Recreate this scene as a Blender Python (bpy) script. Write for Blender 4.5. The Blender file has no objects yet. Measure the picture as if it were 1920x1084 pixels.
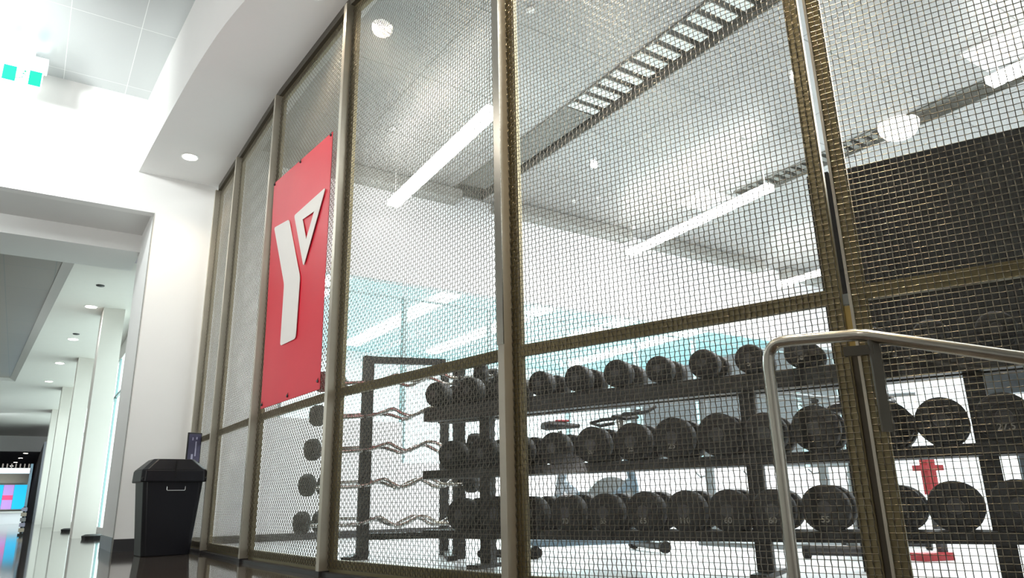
import bpy, bmesh, math, random
import numpy as np
from mathutils import Vector, Matrix
random.seed(4)
C = bpy.context.scene.collection
PI = math.pi

# ------------------------------------------------------------------ materials
def mat(name, col=(.8, .8, .8), rough=.5, metal=0., emit=None, es=0., spec=None, noise=0., nscale=8., bump=0., bscale=40.):
    m = bpy.data.materials.new(name); m.use_nodes = True
    nt = m.node_tree; b = nt.nodes['Principled BSDF']
    b.inputs['Base Color'].default_value = (*col, 1)
    b.inputs['Roughness'].default_value = rough
    b.inputs['Metallic'].default_value = metal
    if spec is not None: b.inputs['Specular IOR Level'].default_value = spec
    if emit:
        b.inputs['Emission Color'].default_value = (*emit, 1); b.inputs['Emission Strength'].default_value = es
    tc = nt.nodes.new('ShaderNodeTexCoord')
    n = nt.nodes.new('ShaderNodeTexNoise'); n.inputs['Scale'].default_value = nscale; n.inputs['Detail'].default_value = 4
    nt.links.new(tc.outputs['Object'], n.inputs['Vector'])
    if noise > 0:
        r = nt.nodes.new('ShaderNodeValToRGB')
        r.color_ramp.elements[0].color = (*[max(0, c*(1-noise)) for c in col], 1)
        r.color_ramp.elements[1].color = (*[min(1, c*(1+noise)) for c in col], 1)
        nt.links.new(n.outputs['Fac'], r.inputs['Fac']); nt.links.new(r.outputs['Color'], b.inputs['Base Color'])
    if bump > 0:
        n2 = nt.nodes.new('ShaderNodeTexNoise'); n2.inputs['Scale'].default_value = bscale
        nt.links.new(tc.outputs['Object'], n2.inputs['Vector'])
        bp = nt.nodes.new('ShaderNodeBump'); bp.inputs['Strength'].default_value = bump; bp.inputs['Distance'].default_value = .01
        nt.links.new(n2.outputs['Fac'], bp.inputs['Height']); nt.links.new(bp.outputs['Normal'], b.inputs['Normal'])
    return m

def seam_mat(name, col, seam, w, h, off=(0, 0), rough=.4, metal=0., line=.006, rot=0.):
    """panels with thin seams, laid out in world metres (objects have identity transforms)"""
    m = mat(name, col, rough, metal); nt = m.node_tree; b = nt.nodes['Principled BSDF']
    tc = nt.nodes.new('ShaderNodeTexCoord'); mp = nt.nodes.new('ShaderNodeMapping')
    mp.inputs['Location'].default_value = (off[0], off[1], 0); mp.inputs['Rotation'].default_value = (0, 0, rot)
    br = nt.nodes.new('ShaderNodeTexBrick'); br.offset = 0; br.squash = 1
    br.inputs['Scale'].default_value = 1; br.inputs['Brick Width'].default_value = w; br.inputs['Row Height'].default_value = h
    br.inputs['Mortar Size'].default_value = line; br.inputs['Mortar Smooth'].default_value = 0
    br.inputs['Color1'].default_value = (*col, 1); br.inputs['Color2'].default_value = (*[c*.96 for c in col], 1)
    br.inputs['Mortar'].default_value = (*seam, 1)
    nt.links.new(tc.outputs['Object'], mp.inputs['Vector']); nt.links.new(mp.outputs['Vector'], br.inputs['Vector'])
    nt.links.new(br.outputs['Color'], b.inputs['Base Color'])
    return m

def glass_mat(name, tint, ior=1.55):
    m = bpy.data.materials.new(name); m.use_nodes = True; nt = m.node_tree; nt.nodes.clear()
    o = nt.nodes.new('ShaderNodeOutputMaterial'); mx = nt.nodes.new('ShaderNodeMixShader')
    tr = nt.nodes.new('ShaderNodeBsdfTransparent'); gl = nt.nodes.new('ShaderNodeBsdfGlossy')
    geo = nt.nodes.new('ShaderNodeNewGeometry'); dot = nt.nodes.new('ShaderNodeVectorMath'); dot.operation = 'DOT_PRODUCT'
    nt.links.new(geo.outputs['Incoming'], dot.inputs[0]); nt.links.new(geo.outputs['Normal'], dot.inputs[1])
    def mth(op, a, b=None):
        n = nt.nodes.new('ShaderNodeMath'); n.operation = op
        for i, q in enumerate((a, b)):
            if q is None: continue
            if isinstance(q, (int, float)): n.inputs[i].default_value = q
            else: nt.links.new(q, n.inputs[i])
        return n.outputs[0]
    f0 = ((ior-1)/(ior+1))**2*.9
    ab = mth('ABSOLUTE', dot.outputs['Value']); p5 = mth('POWER', mth('SUBTRACT', 1., ab), 5.)
    fr_out = mth('ADD', f0, mth('MULTIPLY', p5, 1-f0))
    tr.inputs['Color'].default_value = (*tint, 1); gl.inputs['Roughness'].default_value = .02
    nt.links.new(fr_out, mx.inputs[0]); nt.links.new(tr.outputs[0], mx.inputs[1]); nt.links.new(gl.outputs[0], mx.inputs[2])
    nt.links.new(mx.outputs[0], o.inputs['Surface'])
    return m

M = dict(
    white=mat('white_paint', (.80, .79, .77), .55, noise=.02, nscale=2),
    bulk=mat('bulkhead_paint', (.72, .71, .69), .5, noise=.02, nscale=2),
    gymwhite=mat('gym_wall_paint', (.86, .87, .88), .6, noise=.02, nscale=2),
    base=mat('baseboard_dark', (.035, .034, .036), .4, noise=.1),
    basegrey=mat('metal_kick_plate', (.35, .36, .37), .35, .7, noise=.1),
    steel=mat('fence_steel', (.56, .52, .44), .28, .65, noise=.16, nscale=5, bump=.05, bscale=60),
    wire=mat('wire_steel', (.17, .152, .12), .36, .85, noise=.15, nscale=30),
    frame=mat('frame_steel', (.27, .225, .125), .38, .75, noise=.18, nscale=6),
    rail=mat('brushed_stainless', (.50, .47, .41), .24, 1., noise=.08, nscale=10),
    rack=mat('rack_black_enamel', (.012, .011, .010), .5, .1, noise=.15),
    bracket=mat('bronze_bracket', (.10, .09, .07), .45, .5, noise=.15),
    brass=mat('brass_strip', (.45, .33, .12), .4, .7, noise=.15),
    rubber=mat('black_rubber', (.009, .0085, .0085), .65, spec=.3, noise=.2, nscale=20),
    chrome=mat('chrome', (.62, .62, .60), .18, 1., noise=.05),
    grey=mat('grey_enamel', (.23, .26, .27), .45, .2, noise=.1),
    letter=mat('grey_lettering', (.26, .25, .22), .6, noise=.05),
    blueframe=mat('blue_grey_enamel', (.17, .25, .31), .4, .2, noise=.1),
    red=mat('red_enamel', (.5, .02, .03), .4, noise=.1),
    ban=mat('red_vinyl', (.66, .018, .04), .42, noise=.06, nscale=3, bump=.12, bscale=3),
    logo=mat('white_vinyl', (.78, .77, .74), .5, noise=.03),
    binp=mat('black_plastic', (.006, .006, .009), .34, spec=.35, noise=.15, nscale=6),
    binh=mat('handle_wire', (.7, .7, .7), .3, .6),
    scr=mat('poster_purple', (.05, .045, .09), .3, noise=.2, nscale=14),
    postxt=mat('poster_print', (.35, .34, .45), .5),
    screen=mat('screen_black_panel', (.006, .006, .006), .8, noise=.2),
    board=mat('pale_blue_board', (.42, .50, .58), .4, noise=.1, nscale=4),
    black=mat('black', (.01, .01, .01), .5),
    duct=mat('slot_inner', (.17, .168, .15), .5, noise=.1),
    slat=mat('slot_slats', (.62, .65, .62), .45, noise=.08),
    slatd=mat('slot_dark_baffle', (.13, .13, .115), .5, noise=.1),
    lightdisc=mat('downlight_lens', (1, 1, 1), .4, emit=(1, .93, .82), es=14),
    tube=mat('pendant_diffuser', (1, 1, 1), .4, emit=(.99, 1, .97), es=18),
    globe=mat('globe_glass', (1, 1, 1), .3, emit=(1, .98, .92), es=1.6),
    trim=mat('light_trim', (.8, .8, .78), .4),
    exitw=mat('exit_housing', (.85, .88, .88), .4, emit=(.9, 1, 1), es=.35),
    exitg=mat('exit_teal_panel', (.0, .25, .1), .4, emit=(0, .70, .40), es=1.0),
    exitc=mat('exit_lit_white', (.9, 1, .95), .4, emit=(.9, 1, .97), es=1.6),
    exitf=mat('exit_figure_green', (.02, .25, .15), .4, emit=(.02, .35, .2), es=.3),
    tvb=mat('screen_blue', (.0, .3, .5), .3, emit=(.02, .50, .85), es=1.0),
    tvp=mat('screen_pink', (.4, .2, .4), .3, emit=(.45, .30, .75), es=.9, noise=.1),
    tvr=mat('screen_red', (.6, .05, .15), .3, emit=(.8, .1, .25), es=.8),
    win=mat('lit_window', (.8, 1, 1), .3, emit=(.84, 1, .98), es=2.0),
    desk=mat('reception_white', (.85, .87, .9), .4, emit=(.8, .9, 1), es=.25),
    fins=mat('fin_wood', (.25, .2, .18), .5, noise=.1),
    darkwall=mat('dark_grey_wall', (.17, .17, .19), .5, noise=.08),
    beige=mat('beige_panel', (.42, .36, .29), .5, noise=.1),
    mull=mat('window_mullion', (.33, .45, .46), .4, .3, noise=.05),
    beamg=mat('grey_soffit_band', (.33, .33, .31), .5, noise=.05),
    nextwhite=mat('next_room_white', (.88, .92, .92), .6, noise=.02),
    nextroom=mat('next_room_paint', (.42, .66, .68), .6, noise=.03),
    nexttube=mat('next_room_tube', (1, 1, 1), .4, emit=(.95, 1, 1), es=6),
    pale=mat('pale_column_paint', (.80, .77, .72), .5, noise=.02),
    gymfloor=mat('gym_floor_vinyl', (.55, .57, .58), .35, noise=.05, nscale=3),
)
M['ceil'] = seam_mat('metal_ceiling_panels', (.58, .61, .61), (.88, .9, .89), .62, 1.24, off=(.218, 1.36), rough=.28, metal=.35, line=.003)
M['gymceil'] = seam_mat('gym_ceiling_panels', (.31, .305, .295), (.16, .16, .15), 1.58, 1.38, off=(-.02, .27), rough=.38, metal=.15, line=.008)
M['dkceil'] = seam_mat('dark_ceiling_panels', (.40, .36, .32), (.30, .30, .29), .62, 1.24, off=(0, .4), rough=.35, metal=.3, line=.006)
M['floor'] = mat('polished_dark_stone', (.055, .045, .038), .07, noise=.35, nscale=2.2)
M['glass'] = glass_mat('fence_glass', (.97, .975, .97), 1.5)
M['wallglass'] = glass_mat('tinted_glass', (.93, .99, .99), 1.3)
# floor: stone slabs with thin joints
nt = M['floor'].node_tree; b = nt.nodes['Principled BSDF']; b.inputs['Specular IOR Level'].default_value = .75

# ------------------------------------------------------------------ mesh helpers
class MB:
    def __init__(s): s.v = []; s.f = []
    def add(s, vs, fs):
        o = len(s.v); s.v += [tuple(v) for v in vs]; s.f += [tuple(i+o for i in f) for f in fs]; return s
    def box(s, x0, x1, y0, y1, z0, z1):
        v = [(x, y, z) for x in (x0, x1) for y in (y0, y1) for z in (z0, z1)]
        return s.add(v, [(0, 1, 3, 2), (4, 6, 7, 5), (0, 4, 5, 1), (2, 3, 7, 6), (0, 2, 6, 4), (1, 5, 7, 3)])
    def obox(s, a, b, w, h, up=(0, 0, 1)):
        a, b = Vector(a), Vector(b); d = (b-a).normalized(); up = Vector(up)
        if abs(d.dot(up)) > .99: up = Vector((0, 1, 0))
        sd = d.cross(up).normalized(); u = sd.cross(d).normalized()
        v = [p+sd*(i*w/2)+u*(j*h/2) for p in (a, b) for i, j in ((-1, -1), (1, -1), (1, 1), (-1, 1))]
        return s.add(v, [(0, 1, 2, 3), (7, 6, 5, 4), (0, 4, 5, 1), (1, 5, 6, 2), (2, 6, 7, 3), (3, 7, 4, 0)])
    def tube(s, pts, r, n=10, cap=True):
        pts = [Vector(p) for p in pts]; rs = r if isinstance(r, (list, tuple)) else [r]*len(pts)
        base = len(s.v); prev = None
        for i, p in enumerate(pts):
            d = (pts[min(i+1, len(pts)-1)]-pts[max(i-1, 0)]).normalized()
            if prev is None:
                a = Vector((0, 0, 1)) if abs(d.z) < .9 else Vector((1, 0, 0)); u = d.cross(a).normalized()
            else:
                u = (prev-d*prev.dot(d)).normalized()
            prev = u; w = d.cross(u)
            for k in range(n):
                t = 2*PI*k/n; s.v.append(tuple(p+(u*math.cos(t)+w*math.sin(t))*rs[i]))
        for i in range(len(pts)-1):
            for k in range(n):
                s.f.append((base+i*n+k, base+i*n+(k+1) % n, base+(i+1)*n+(k+1) % n, base+(i+1)*n+k))
        if cap:
            s.f.append(tuple(base+k for k in range(n))[::-1]); s.f.append(tuple(base+(len(pts)-1)*n+k for k in range(n)))
        return s
    def lathe(s, prof, n=28, axis='y', o=(0, 0, 0)):
        """prof: list of (along, radius)"""
        base = len(s.v)
        for a, r in prof:
            for k in range(n):
                t = 2*PI*k/n; c, q = r*math.cos(t), r*math.sin(t)
                p = (c, a, q) if axis == 'y' else ((a, c, q) if axis == 'x' else (c, q, a))
                s.v.append((p[0]+o[0], p[1]+o[1], p[2]+o[2]))
        for i in range(len(prof)-1):
            for k in range(n):
                s.f.append((base+i*n+k, base+i*n+(k+1) % n, base+(i+1)*n+(k+1) % n, base+(i+1)*n+k))
        s.f.append(tuple(base+k for k in range(n))[::-1]); s.f.append(tuple(base+(len(prof)-1)*n+k for k in range(n)))
        return s
    def prism(s, poly, y0, y1):
        """poly in (x,z), extruded in y"""
        n = len(poly); v = [(x, y0, z) for x, z in poly]+[(x, y1, z) for x, z in poly]
        return s.add(v, [tuple(range(n)), tuple(range(2*n-1, n-1, -1))]+[(i, i+n, (i+1) % n+n, (i+1) % n) for i in range(n)])
    def build(s, name, m, parent=None, smooth=False, bevel=0.):
        me = bpy.data.meshes.new(name); me.from_pydata(s.v, [], s.f)
        bm = bmesh.new(); bm.from_mesh(me); bmesh.ops.recalc_face_normals(bm, faces=bm.faces); bm.to_mesh(me); bm.free()
        me.materials.append(m)
        if smooth:
            me.polygons.foreach_set('use_smooth', [True]*len(me.polygons))
            try: me.set_sharp_from_angle(angle=math.radians(40))
            except Exception: pass
        o = bpy.data.objects.new(name, me); C.objects.link(o)
        if parent: o.parent = parent
        if bevel:
            bv = o.modifiers.new('bevel', 'BEVEL'); bv.width = bevel; bv.segments = 2; bv.limit_method = 'ANGLE'
        return o

def tag(o, label=None, cat=None, group=None, kind=None):
    if label: o['label'] = label
    if cat: o['category'] = cat
    if group: o['group'] = group
    if kind: o['kind'] = kind
    return o
def empty(name, loc=(0, 0, 0), rz=0., label=None, cat=None, group=None):
    o = bpy.data.objects.new(name, None); C.objects.link(o); o.location = loc; o.rotation_euler = (0, 0, rz)
    o.empty_display_size = .1
    return tag(o, label, cat, group)
def struct(name, mb, m, label=None, cat=None, **k):
    return tag(mb.build(name, m, **k), label, cat, kind='structure')
def box(*a): return MB().box(*a)
def copy_tree(o, parent=None):
    c = o.copy(); C.objects.link(c); c.parent = parent
    for ch in list(o.children): copy_tree(ch, c)
    return c
def text_mesh(name, s, size, m, parent=None, depth=.002, bold=0.):
    cu = bpy.data.curves.new(name, 'FONT'); cu.body = s; cu.size = size; cu.extrude = depth; cu.align_x = 'CENTER'; cu.align_y = 'CENTER'; cu.offset = bold
    t = bpy.data.objects.new(name, cu); C.objects.link(t)
    me = bpy.data.meshes.new_from_object(t.evaluated_get(bpy.context.evaluated_depsgraph_get()))
    bpy.data.objects.remove(t); bpy.data.curves.remove(cu)
    me.materials.clear(); me.materials.append(m)
    o = bpy.data.objects.new(name, me); C.objects.link(o)
    if parent: o.parent = parent
    return o

# ------------------------------------------------------------------ fence line (plan, metres; x to the right of the hall, y along the hall)
P6, P5, P4, P3, P2, P1, Q1, QF = (1.545, 8.70), (1.55, 7.68), (1.555, 6.20), (1.64, 4.62), (1.92, 2.94), (2.425, 1.484), (2.440, 1.448), (3.06, .03)
ZT = 4.10; ZM = 1.12

# ------------------------------------------------------------------ setting
fl = MB().add([(-6, -4, 0), (1.56, -4, 0), (1.56, 8.77, 0), (-6, 8.77, 0)], [(0, 1, 2, 3)])
fl = MB().box(-6, 3.6, -4, 60, -.1, 0)
struct('floor', fl, M['floor'], 'polished dark stone corridor floor', 'floor')
gx = [(1.60, 9.4), (1.60, 7.68), (1.60, 6.2), (1.69, 4.62), (1.97, 2.94), (2.47, 1.49), (3.10, .03), (3.9, -2)]
gf = MB(); n = len(gx)
gf.add([(x, y, .004) for x, y in gx]+[(16, -2, .004), (16, 9.4, .004)], [tuple(range(n+2))])
struct('floor_gym', gf, M['gymfloor'], 'pale floor inside the gym', 'floor')

# hall end wall (y = 8.77): pier at right of the opening, header over it
struct('wall_end', MB().box(.87, 1.60, 8.77, 10.10, 0, 5.2), M['white'], 'white end wall pier behind the bin', 'wall')
struct('wall_header', MB().box(-6, .87, 8.77, 8.90, 3.70, 5.2), M['white'], 'white wall above the corridor opening', 'wall')
struct('baseboard_end', MB().box(.872, 1.52, 8.755, 8.77, 0, .125), M['base'], 'dark baseboard at foot of the end wall', 'baseboard')
struct('trim_1', MB().box(.862, .870, 8.765, 8.80, 0, 3.70), M['beamg'], 'thin metal corner bead on the opening', 'trim')
struct('trim_2', MB().box(.858, .87, 8.81, 10.08, 0, .14), M['basegrey'], 'metal kick strip on the side of the opening', 'trim')
# recess above the opening, beam beyond, corridor ceiling
struct('ceiling_recess', MB().box(-6, .87, 8.90, 9.90, 3.79, 3.9), M['bulk'], 'grey ceiling recess behind the header', 'ceiling')
struct('wall_beam', MB().box(-6, .87, 9.90, 10.80, 3.56, 4.2), M['white'], 'white beam across the corridor', 'beam')
struct('wall_corridor_right', MB().box(1.36, 1.6, 10.10, 11.3, 0, 4.2), M['white'], 'white wall just past the opening', 'wall')
cc = MB()   # corridor ceiling z 3.68 with recessed dark tile bay
cc.add([(.23, 10.8, 3.68), (1.8, 10.8, 3.68), (1.8, 40, 3.68), (-.49, 40, 3.68), (-.49, 22.9, 3.68)], [(0, 1, 2, 3, 4)])
cc.add([(-.49, 22.9, 3.68), (-.49, 40, 3.68), (-6, 40, 3.68), (-6, 22.9, 3.68)], [(0, 1, 2, 3)])
struct('ceiling_corridor', cc, M['pale'], 'pale corridor ceiling', 'ceiling')
st = MB().add([(.23, 10.8, 3.68), (-.49, 22.9, 3.68), (-.61, 22.9, 3.76), (.11, 10.8, 3.76)], [(0, 1, 2, 3)])
st.add([(-6, 22.9, 3.68), (-.49, 22.9, 3.68), (-.49, 22.9, 3.86), (-6, 22.9, 3.86)], [(0, 1, 2, 3)])
struct('trim_3', st, M['white'], 'white strip edging the dark ceiling bay', 'trim')
struct('ceiling_bay', MB().add([(.15, 10.8, 3.77), (-.60, 22.9, 3.77), (-6, 22.9, 3.77), (-6, 10.8, 3.77)], [(0, 1, 2, 3)]), M['dkceil'], 'dark tiled bay in the corridor ceiling', 'ceiling')
struct('ceiling_far', MB().box(-6, 1.2, 40.02, 60, 3.0, 3.1), M['darkwall'], 'low dark ceiling at the far end', 'ceiling')
struct('wall_far_drop', MB().box(-6, 1.8, 40, 40.02, 3.0, 3.7), M['white'], 'white drop above the far lobby', 'wall')
# right-hand side of the corridor: columns and lit glazing
for i, (x0, x1, y0, y1) in enumerate([(.77, 1.09, 13.6, 14.25), (.70, 1.00, 18.6, 19.2), (.60, .98, 23.4, 24.1), (.55, 1.1, 29.0, 30.0)]):
    if i < 2: struct('trim_%d' % (30+i), MB().box(x1, x1+.03, y1-.05, y1, 2.95, 3.66), M['black'], ['black strip at the top of the first column', 'black strip at the top of the second column'][i], 'trim')
    o = struct('wall_column', MB().box(x0, x1, y0, y1, 0, 3.68), M['pale'],
               ['first white column past the opening, the nearest', 'second white column down the corridor', 'third white column down the corridor', 'farthest white column of the corridor'][i], 'column')
struct('wall_corridor_sill', MB().box(1.36, 1.5, 11.3, 34, 3.35, 3.68).box(1.34, 1.5, 11.3, 34, 0, .10), M['white'], 'white band over the corridor windows', 'wall')
for i, (y0, y1) in enumerate([(11.3, 16.4), (16.5, 21.4), (21.5, 26.5), (26.6, 34)]):
    w = MB().box(1.38, 1.42, y0, y1, .10, 3.35)
    o = struct('window_%d' % (i+1), w, M['win'], ['lit corridor window nearest the opening', 'second lit corridor window', 'third lit corridor window', 'last lit corridor window'][i], 'window')
    MB().box(1.34, 1.40, y0, y0+.05, .1, 3.35).box(1.34, 1.40, y0, y1, 2.55, 2.60).build('window_frame', M['mull'], o)
struct('wall_far_right', MB().box(.55, 1.2, 34, 60, 0, 3.0), M['darkwall'], 'dark grey wall at the far end', 'wall')
struct('wall_far', MB().box(-6, 1.2, 60, 60.2, 0, 3.2), M['darkwall'], 'far end wall', 'wall')
struct('wall_corridor_left', MB().box(-6.2, -6, 8.77, 60, 0, 4.2), M['pale'], 'left corridor wall', 'wall')
struct('wall_left', MB().box(-6.2, -6, -4, 8.77, 0, 5.2), M['white'], 'white left wall of the hall', 'wall')
struct('wall_behind', MB().box(-6.2, 3.9, -4.2, -4, 0, 5.2), M['white'], 'wall behind the viewer', 'wall')

# hall ceiling
bk = [(.65, 8.77), (.70, 7.8), (.75, 6.95), (.80, 6.2), (.87, 5.5), (.97, 4.9), (1.12, 4.1), (1.36, 3.1), (1.68, 2.1), (2.05, 1.1), (2.45, .1), (3.0, -1.2), (3.7, -2.8), (4.2, -4)]
def smooth_line(P, k=4):
    out = []
    for i in range(len(P)-1):
        p0, p1, p2, p3 = P[max(i-1, 0)], P[i], P[i+1], P[min(i+2, len(P)-1)]
        for j in range(k):
            t = j/k
            out.append(tuple(.5*((2*p1[c])+(-p0[c]+p2[c])*t+(2*p0[c]-5*p1[c]+4*p2[c]-p3[c])*t*t+(-p0[c]+3*p1[c]-3*p2[c]+p3[c])*t**3) for c in (0, 1)))
    out.append(P[-1]); return out
bk = smooth_line(bk)
hc = MB(); nb = len(bk)
hc.add([(x, y, 5.11) for x, y in bk]+[(-6, -4, 5.11), (-6, 8.77, 5.11)], [tuple(range(nb+2))])
struct('ceiling', hc, M['ceil'], 'brushed metal panel ceiling of the hall', 'ceiling')
# curved bulkhead above the fence: outer face, soffit, gym-side face
inn = smooth_line([(1.72, 8.77), (1.72, 7.68), (1.73, 6.2), (1.80, 4.62), (1.88, 4.0), (2.09, 2.94), (2.58, 1.52), (3.2, .06), (3.9, -1.6), (4.9, -4)])
bh = MB()
def strip(A, B):
    na, nb_ = len(A), len(B)
    k = 60
    def rs(P):
        L = [0]
        for i in range(1, len(P)): L.append(L[-1]+math.dist(P[i], P[i-1]))
        out = []
        for j in range(k+1):
            t = L[-1]*j/k; i = max(1, next(q for q in range(1, len(P)) if L[q] >= t-1e-9)); u = (t-L[i-1])/max(1e-9, L[i]-L[i-1])
            out.append(tuple(P[i-1][c]+(P[i][c]-P[i-1][c])*u for c in (0, 1)))
        return out
    return rs(A), rs(B)
ra, rb = strip(bk, inn)
N = len(ra)
vs = [(x, y, 5.11) for x, y in ra]+[(x, y, 4.17) for x, y in ra]+[(x, y, 4.17) for x, y in rb]+[(x, y, 5.11) for x, y in rb]
fs = []
for j in range(3):
    for i in range(N-1): fs.append((j*N+i, j*N+i+1, (j+1)*N+i+1, (j+1)*N+i))
bh.add(vs, fs)
struct('wall_bulkhead', bh, M['bulk'], 'curved white bulkhead running above the mesh fence', 'bulkhead', smooth=True)

# gym shell
gc = MB(); rr = rb
gc.add([(x, y, 5.11) for x, y in rr]+[(16, -4, 5.11), (16, 9.4, 5.11), (1.6, 9.4, 5.11), (1.6, 8.77, 5.11)], [tuple(range(len(rr)+4))][::-1])
SX0, SX1, SY0, SY1 = 5.02, 5.62, -2., 9.30      # slot
gc = MB()
def quad(x0, x1, y0, y1, z=5.11): gc.add([(x0, y0, z), (x1, y0, z), (x1, y1, z), (x0, y1, z)], [(0, 1, 2, 3)])
gc.add([(x, y, 5.11) for x, y in rr if y < 8.7]+[(SX0, -4, 5.11), (SX0, 9.4, 5.11), (1.6, 9.4, 5.11), (1.6, 8.7, 5.11)], [tuple(range(len([1 for x, y in rr if y < 8.7])+4))])
quad(SX0, SX1, SY1, 9.4)
quad(SX1, 8.95, -4, 9.4); quad(8.95, 9.35, 7.0, 9.4); quad(9.35, 16, -4, 9.4)
struct('ceiling_gym', gc, M['gymceil'], 'pale panel ceiling of the gym', 'ceiling')
for i, (x0, x1, y0, y1, d) in enumerate([(SX0, SX1, -4, SY1, .24), (8.95, 9.35, -4, 7.0, .14)]):
    s = MB(); z0, z1 = 5.11, 5.11+d
    s.add([(x0, y0, z1), (x1, y0, z1), (x1, y1, z1), (x0, y1, z1)], [(0, 1, 2, 3)])
    for a, b_ in (((x0, y0), (x0, y1)), ((x1, y0), (x1, y1)), ((x0, y1), (x1, y1))):
        s.add([(*a, z0), (*b_, z0), (*b_, z1), (*a, z1)], [(0, 1, 2, 3)])
    o = empty('ceiling_slot', ((x0+x1)/2, (y0+y1)/2, 5.11), 0, ['long recessed ceiling slot with pale slats across, nearer the red banner', 'narrow recessed ceiling slot in line with the globe light'][i], 'ceiling vent')
    inv = Matrix.Translation((-(x0+x1)/2, -(y0+y1)/2, -5.11))
    def loc(ob): ob.data.transform(inv); return ob
    loc(s.build('slot_housing', M['duct'], o))
    f = MB().box(x0-.015, x0+.004, y0, y1, 5.09, 5.13).box(x1-.004, x1+.015, y0, y1, 5.09, 5.13).box(x0, x1, y1-.004, y1+.015, 5.09, 5.13)
    loc(f.build('slot_edge', M['slatd'], o))
    if i == 0:
        y = 6.2; sl = MB()
        while y > -.5:
            sl.box(x0+.01, x1-.12, y, y+.115, 5.135, 5.15); y -= .20
        loc(sl.build('slats', M['slat'], o))
        loc(MB().box(x0+.01, x1-.12, 6.35, 9.0, 5.14, 5.15).build('dark_baffle', M['slatd'], o))
    else:
        sl = MB(); y = 6.8
        while y > 4.7:
            sl.box(x0+.01, x1-.01, y, y+.08, 5.13, 5.17); y -= .16
        loc(sl.build('slats', M['slatd'], o))
# back wall: white band, glass partition, low wall
struct('wall_gym_back', MB().box(1.6, 16, 9.4, 9.55, 3.53, 5.3).box(1.6, 2.60, 9.4, 9.55, 0, 3.53).box(2.60, 4.34, 9.4, 9.55, 0, 1.5).box(4.34, 16, 9.4, 9.55, 0, .95), M['gymwhite'], 'white back wall of the gym', 'wall')
struct('baseboard_gym', MB().box(1.6, 16, 9.38, 9.4, 0, .09), M['base'], 'dark baseboard on gym back wall', 'baseboard')
struct('wall_gym_right', MB().box(16, 16.2, -4, 9.4, 0, 5.3), M['gymwhite'], 'right wall of the gym', 'wall')
struct('wall_gym_front', MB().box(4.9, 16, -4.2, -4, 0, 5.3), M['gymwhite'], 'front wall of the gym', 'wall')
for i, (x0, x1) in enumerate([(2.3, 5.15), (5.85, 8.7), (9.35, 12.4), (13.2, 16)]):
    struct('trim_%d' % (10+i), MB().box(x0, x1, 9.12, 9.40, 4.93, 5.10), M['beamg'],
           ['grey soffit band left of the ceiling slot', 'grey soffit band between ceiling slots', 'grey soffit band right of the second pendant', 'rightmost grey soffit band'][i], 'soffit')
mx = [2.62, 4.36, 5.81, 7.31, 8.88, 10.38, 11.9, 13.4, 14.9]
for i in range(len(mx)):
    x1 = mx[i+1] if i+1 < len(mx) else 16
    o = struct('window_%d' % (20+i), MB().box(mx[i]+.03, x1-.03, 9.44, 9.45, .95, 3.53), M['wallglass'],
               'tinted glass pane in the gym back wall, pane %s' % ['at its left end', 'second from the left', 'third from the left', 'fourth from the left', 'fifth from the left', 'sixth from the left', 'seventh from the left', 'eighth from the left', 'at its right end'][i], 'window')
    MB().box(mx[i]-.03, mx[i]+.03, 9.42, 9.50, .95, 3.32).build('window_frame', M['mull'], o)
    MB().box(mx[i]+.03, x1-.03, 9.43, 9.47, 3.29, 3.315).build('window_rail', M['mull'], o)
# room beyond the glass
struct('ceiling_next', MB().box(1.6, 17, 9.55, 18.5, 4.4, 4.5), M['nextroom'], 'ceiling of the room beyond the glass', 'ceiling')
struct('wall_next', MB().box(1.6, 17, 18.5, 18.6, 0, 4.5), M['nextwhite'], 'far wall of the room beyond the glass', 'wall')
struct('wall_next_left', MB().box(1.5, 1.6, 9.55, 18.5, 0, 4.5), M['nextwhite'], 'left wall of the room beyond the glass', 'wall')
struct('floor_next', MB().box(1.6, 17, 9.55, 18.5, -.05, .0), M['gymfloor'], 'floor of the room beyond the glass', 'floor')
for i, (x, y0, y1) in enumerate([(4.3, 10.5, 17.5), (6.6, 10.5, 17.5), (8.9, 10.5, 17.5), (11.2, 10.5, 17.5), (13.5, 10.5, 17.5)]):
    o = MB().box(x-.18, x+.18, y0, y1, 4.315, 4.397).build('strip_light', M['nexttube'])
    tag(o, 'strip light beyond the glass partition, %s' % ['leftmost', 'second from the left', 'middle one', 'second from the right', 'rightmost'][i], 'light', 'strip lights beyond the glass')

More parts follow.
